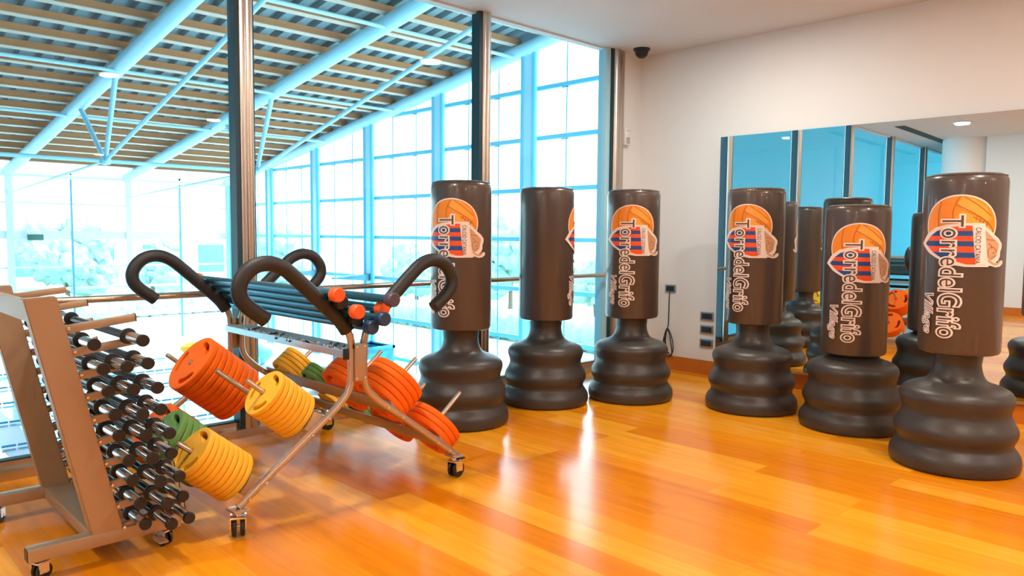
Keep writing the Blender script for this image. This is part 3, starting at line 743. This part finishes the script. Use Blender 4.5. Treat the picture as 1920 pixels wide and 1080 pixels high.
# facade on the right
fcols = [2.4, 6.4, 10.4, 14.5, 18.5, 22.3, 26.2, 30.4]
for y in fcols:
    b = MB()
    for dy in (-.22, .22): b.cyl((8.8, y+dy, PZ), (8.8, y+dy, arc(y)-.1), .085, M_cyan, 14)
    b.box((8.76, y-.2, PZ), (8.84, y+.2, arc(y)-.1), M_lblue)  # backlight cyan is put into both column colours
    struct(b.build('facade_column'))
zz = [5.46+1.4, 5.46, 4.08, 2.65, 1.25, -.2, -1.62, -3.0]
for z in zz:
    y1 = 30.4
    if z > 3.6: y1 = next((q for q in [30-.25*k for k in range(120)] if arc(q) > z+.1), 5)
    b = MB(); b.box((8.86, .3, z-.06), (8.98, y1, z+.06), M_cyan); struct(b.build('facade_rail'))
for y0, y1 in zip([.3]+fcols, fcols):
    for k in (1, 2):
        y = y0+(y1-y0)*k/3
        b = MB(); b.cyl((8.92, y, PZ), (8.92, y, arc(y)-.1), .018, mat('facade_cable', (.10, .34, .48), .4, .5), 8)
        for z in zz:
            if z < arc(y)-.3: b.box((8.84, y-.12, z-.10), (8.90, y+.12, z-.075), MATS['facade_cable'])
        struct(b.build('facade_cable'))
    b = MB(); V = [b.bm.verts.new(p) for p in ((8.99, y0, PZ), (8.99, y1, PZ), (8.99, y1, arc(y1)), (8.99, y0, arc(y0)))]
    b.face(V, M_facglass); o = b.build('window_%d' % (10+fcols.index(y1)), fix=False); struct(o)
# far wall
fx = [-17.6, -13.2, -8.8, -4.4, 0, 4.4, 8.8]
for x in fx:
    b = MB(); b.box((x-.13, 30.45, PZ), (x+.13, 30.7, arc(30.5)+.1), M_white); struct(b.build('far_wall_column'))
for x in [q+2.2 for q in fx[:-1]]:
    b = MB(); b.box((x-.035, 30.5, PZ), (x+.035, 30.6, arc(30.5)+.1), MATS['facade_cable']); struct(b.build('far_wall_mullion'))
for z, h in ((2.5, .03), (1.22, .16), (-.1, .04), (-1.0, .05), (-2.2, .12)):
    b = MB(); b.box((-20, 30.52, z-h), (8.8, 30.62, z+h), M_white); struct(b.build('far_wall_rail'))
for i, (x0, x1) in enumerate(zip([-20]+fx, fx)):
    b = MB(); V = [b.bm.verts.new(p) for p in ((x0, 30.6, PZ), (x1, 30.6, PZ), (x1, 30.6, arc(30.6)), (x0, 30.6, arc(30.6)))]
    b.face(V, M_facglass); struct(b.build('window_%d' % (20+i), fix=False))
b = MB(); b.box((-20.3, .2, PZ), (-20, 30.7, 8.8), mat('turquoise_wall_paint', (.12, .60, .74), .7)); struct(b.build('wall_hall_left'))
b = MB(); b.box((-20.3, .14, CE+.3), (9.6, .3, 8.9), M_wall); struct(b.build('added_wall_above_glass'))  # unseen wall added to shut out sky light above the gym
b = MB(); b.box((-20.3, .11, PZ), (9, .3, -.12), M_wall); struct(b.build('wall_below_gym'))
# pool hall deck and pool
M_deckf = mat('pale_pool_tiles', (.75, .80, .82), .35)
M_water = mat('pool_water', (.55, .85, .93), .05, bump=.3, nscale=2.5)
b = MB(); b.box((-20, .2, PZ-.2), (9, 30.7, PZ), M_deckf); struct(b.build('pool_deck'))
b = MB(); b.box((-16, 2.2, PZ), (4.0, 26.4, PZ+.02), M_white); struct(b.build('pool_edge'))
b = MB(); b.box((-15.7, 2.5, PZ-.01), (3.7, 26.1, PZ+.03), M_water); t = b.build('pool_water'); t['kind'] = 'stuff'; tag(t, 'pale turquoise water of the swimming pool below the gym', 'water')
M_rope = mat('lane_rope', (.02, .30, .50), .5); lane = 0
yy = 4.3
for k in range(9):
    y = 4.6+2.45*k
    b = MB(); x = -15.6
    while x < 3.6: b.cyl((x, y, PZ+.085), (x+.26, y, PZ+.085), .024, M_rope, 8); x += .3
    t = b.build('lane_rope'); tag(t, 'floating blue lane rope across the pool, %s from the gym side' % words[k], 'lane rope', 'pool lane ropes')
for k, x in enumerate((-2.95, -7.5, -12)):
    b = MB(); b.box((x-.35, 3, PZ+.03), (x+.35, 25.6, PZ+.036), mat('pool_line_blue', (.0, .13, .30), .3)); struct(b.build('pool_bottom_line'))
# blue crate
t = empty('blue_crate', (7.55, 17.0, PZ))
M_crate = mat('blue_crate_plastic', (.02, .30, .48), .4)
b = MB()
b.box((-.75, -.65, 0), (.75, .65, .06), M_crate)
for s in (-1, 1):
    b.box((s*.75-.03, -.65, 0), (s*.75+.03, .65, .95), M_crate); b.box((-.75, s*.65-.03, 0), (.75, s*.65+.03, .95), M_crate)
b.build('body', t)
b = MB()
for s in (-1, 1): b.box((s*.77-.05, -.72, .90), (s*.77+.05, .72, 1.0), M_crate); b.box((-.82, s*.67-.05, .90), (.82, s*.67+.05, 1.0), M_crate)
b.build('rim', t)
b = MB(); b.box((-.5, -.69, .45), (-.15, -.68, .60), M_white); b.build('label_patch', t)
tag(t, 'large blue plastic crate on the pool deck behind the rack', 'crate')
# floats and clutter on deck
def blob(name, loc, r, m, label, cat, group=None, sq=.5):
    b = MB(); b.lathe([(0, -sq*r), (r*.6, -sq*r*.85), (r, -sq*.1*r), (r*.92, sq*.4*r), (r*.5, sq*.9*r), (0, sq*r)], m, seg=20); o = b.build(name, loc=loc); tag(o, label, cat, group); return o
for i, (loc, r, m, lb) in enumerate([((5.6, 21.4, PZ+.35), .8, M_cyan, 'round cyan inflatable float on the pool deck, largest one'), ((4.8, 24.6, PZ+.3), .5, M_yellow, 'yellow inflatable ring beside the cyan float'), ((4.6, 20.2, PZ+.3), .75, M_cyan, 'cyan inflatable float at the near edge of the pool'), ((5.6, 16.2, PZ+.3), .55, M_capb, 'dark blue float under the rack tray line of sight'), ((5.2, 15.1, PZ+.3), .5, M_capr, 'red float beside the dark blue one')]):
    blob('pool_float', loc, r, m, lb, 'pool float', 'pool floats on the deck')
for i, (y, z) in enumerate(((14.5, -.25), (18.5, -.2), (22.3, -.2))):
    t = empty('facade_floodlight', (8.8, y, z))
    b = MB(); b.box((-.12, -.1, -.12), (-.02, .1, .12), mat('lamp_teal', (.03, .22, .30), .4)); b.build('bracket', t)
    b = MB(); P = [Vector(p) for p in ((-1.5, -.1, -.02), (-.12, -.16, -.12), (-.12, .16, -.12), (-1.5, .1, -.02), (-1.5, -.1, .03), (-.12, -.16, .12), (-.12, .16, .12), (-1.5, .1, .03))]
    b.hexa(P, MATS['lamp_teal']); b.build('shade', t)
    tag(t, 'dark teal wedge shaped lamp on the facade column, %s' % ('behind the leftmost punching bag', 'above the barbells', 'farthest one, inside the left loop')[i], 'wall lamp', 'wedge lamps on the facade columns')
t = empty('hanging_exit_sign', (.8, 30.2, 1.12))
b = MB(); b.box((-.28, -.04, -.12), (.28, .04, .12), mat('sign_dark_green', (.03, .16, .14), .5), bev=.01); b.build('panel', t)
b = MB(); b.cyl((-.2, 0, .12), (-.2, .3, .3), .012, M_steel, 6); b.cyl((.2, 0, .12), (.2, .3, .3), .012, M_steel, 6); b.build('bracket', t)
tag(t, 'small dark green sign on the far glass wall of the pool hall', 'sign')

# ------------------------------------------------------------------ outdoors
M_grass = mat('pale_lawn', (.50, .60, .46), .9, noise_amt=.3, nscale=.5)  # lawn colour paled to imitate overexposure
b = MB(); b.box((-120, 31.5, PZ-.6), (140, 160, PZ-.3), M_grass); b.box((9.6, -60, PZ-.6), (140, 31.5, PZ-.3), M_grass); struct(b.build('lawn'))
b = MB(); b.box((9.7, -10, PZ-.3), (16, 60, PZ-.24), mat('pale_paving', (.75, .76, .74), .8)); b.box((-30, 31.5, PZ-.3), (9.7, 42, PZ-.24), MATS['pale_paving']); struct(b.build('outdoor_paving'))
M_leaf = mat('tree_leaves', (.27, .44, .44), .8, noise_amt=.5, nscale=2)  # leaf colour paled and blued to imitate overexposure
M_hedge = mat('hedge_leaves', (.28, .46, .44), .8, noise_amt=.5, nscale=3)  # hedge bleached the same way, overexposure put into its colour
M_trunk = mat('tree_bark', (.18, .13, .10), .9)
def make_tree(seed, h, r):
    t = empty('garden_tree'); random.seed(seed)
    b = MB(); b.sweep([(0, 0, 0), (.1, .05, h*.3), (-.05, .1, h*.6)], [.16, .12, .07], M_trunk, 10); b.build('trunk', t)
    b = MB()
    for k in range(9):
        c = Vector((random.uniform(-1, 1)*r*.6, random.uniform(-1, 1)*r*.6, h*random.uniform(.45, .9))); rr = r*random.uniform(.4, .65)
        bm = bmesh.new(); bmesh.ops.create_icosphere(bm, subdivisions=4, radius=rr)
        mp = {}
        for v in bm.verts:
            q = v.co*(1+.30*noise.noise(v.co*2.2+c)+.16*noise.noise(v.co*9+c)); mp[v] = b.bm.verts.new(q+c)
        for f in bm.faces: b.face([mp[v] for v in f.verts], M_leaf)
        bm.free()
    b.build('crown', t, fix=False); return t
tr = [make_tree(3, 5.5, 2.4), make_tree(8, 4.2, 2.0)]
TL = [((-6, 46), 0, 'at the far left edge'), ((0.5, 48), 1, 'left of the first hall column'), ((6, 47), 0, 'behind the first foam hook'), ((12, 50), 1, 'left of the mid steel post'), ((19, 46), 0, 'right of the mid steel post'),
      ((24, 36), 1, 'beyond the facade above the right hooks'), ((27, 30), 0, 'beyond the facade left of the first punching bag'), ((26, 22), 1, 'beyond the facade between the first two punching bags'), ((28, 15), 0, 'beyond the facade near the corner post'), ((-14, 50), 1, 'beyond the left edge')]
used = set()
for (x, y), k, w_ in TL:
    t = tr[k] if k not in used else copy_tree(tr[k]); used.add(k)
    t.location = (x, y, PZ-.3); t.rotation_euler = (0, 0, x*1.3)
    tag(t, 'leafy garden tree outdoors, %s' % w_, 'tree', 'garden trees outdoors')
random.seed(5)
for (x0, y0, x1, y1, lb) in ((-20, 43.0, 20, 43.0, 'long low clipped hedge beyond the far glass wall'), (19, 8, 19, 42, 'long low clipped hedge beyond the right facade')):
    b = MB(); L = math.hypot(x1-x0, y1-y0); n_ = int(L/.8)
    for k in range(n_):
        c = Vector((x0+(x1-x0)*k/n_, y0+(y1-y0)*k/n_, PZ+.35)); bm = bmesh.new(); bmesh.ops.create_icosphere(bm, subdivisions=2, radius=.85); mp = {}
        for v in bm.verts: mp[v] = b.bm.verts.new(v.co*(1+.3*noise.noise(v.co*2+c))+c)
        for f in bm.faces: b.face([mp[v] for v in f.verts], M_hedge)
        bm.free()
    t = b.build('hedge', fix=False); tag(t, lb, 'hedge')
t = empty('garden_house', (3, 62, PZ-.3))
b = MB(); b.box((-22, 0, 0), (22, 8, 5.2), mat('house_wall', (.62, .66, .68), .8)); b.build('wall', t)
b = MB(); b.box((-22.6, -.6, 5.2), (22.6, 8.6, 5.6), M_white); b.build('roof', t)
for k in range(9):
    b = MB(); b.box((-20+k*4.6, -.05, 1.6), (-17.6+k*4.6, .05, 4.0), mat('house_window', (.08, .30, .42), .2)); b.build('window', t)
tag(t, 'long pale flat roofed building beyond the garden', 'building')
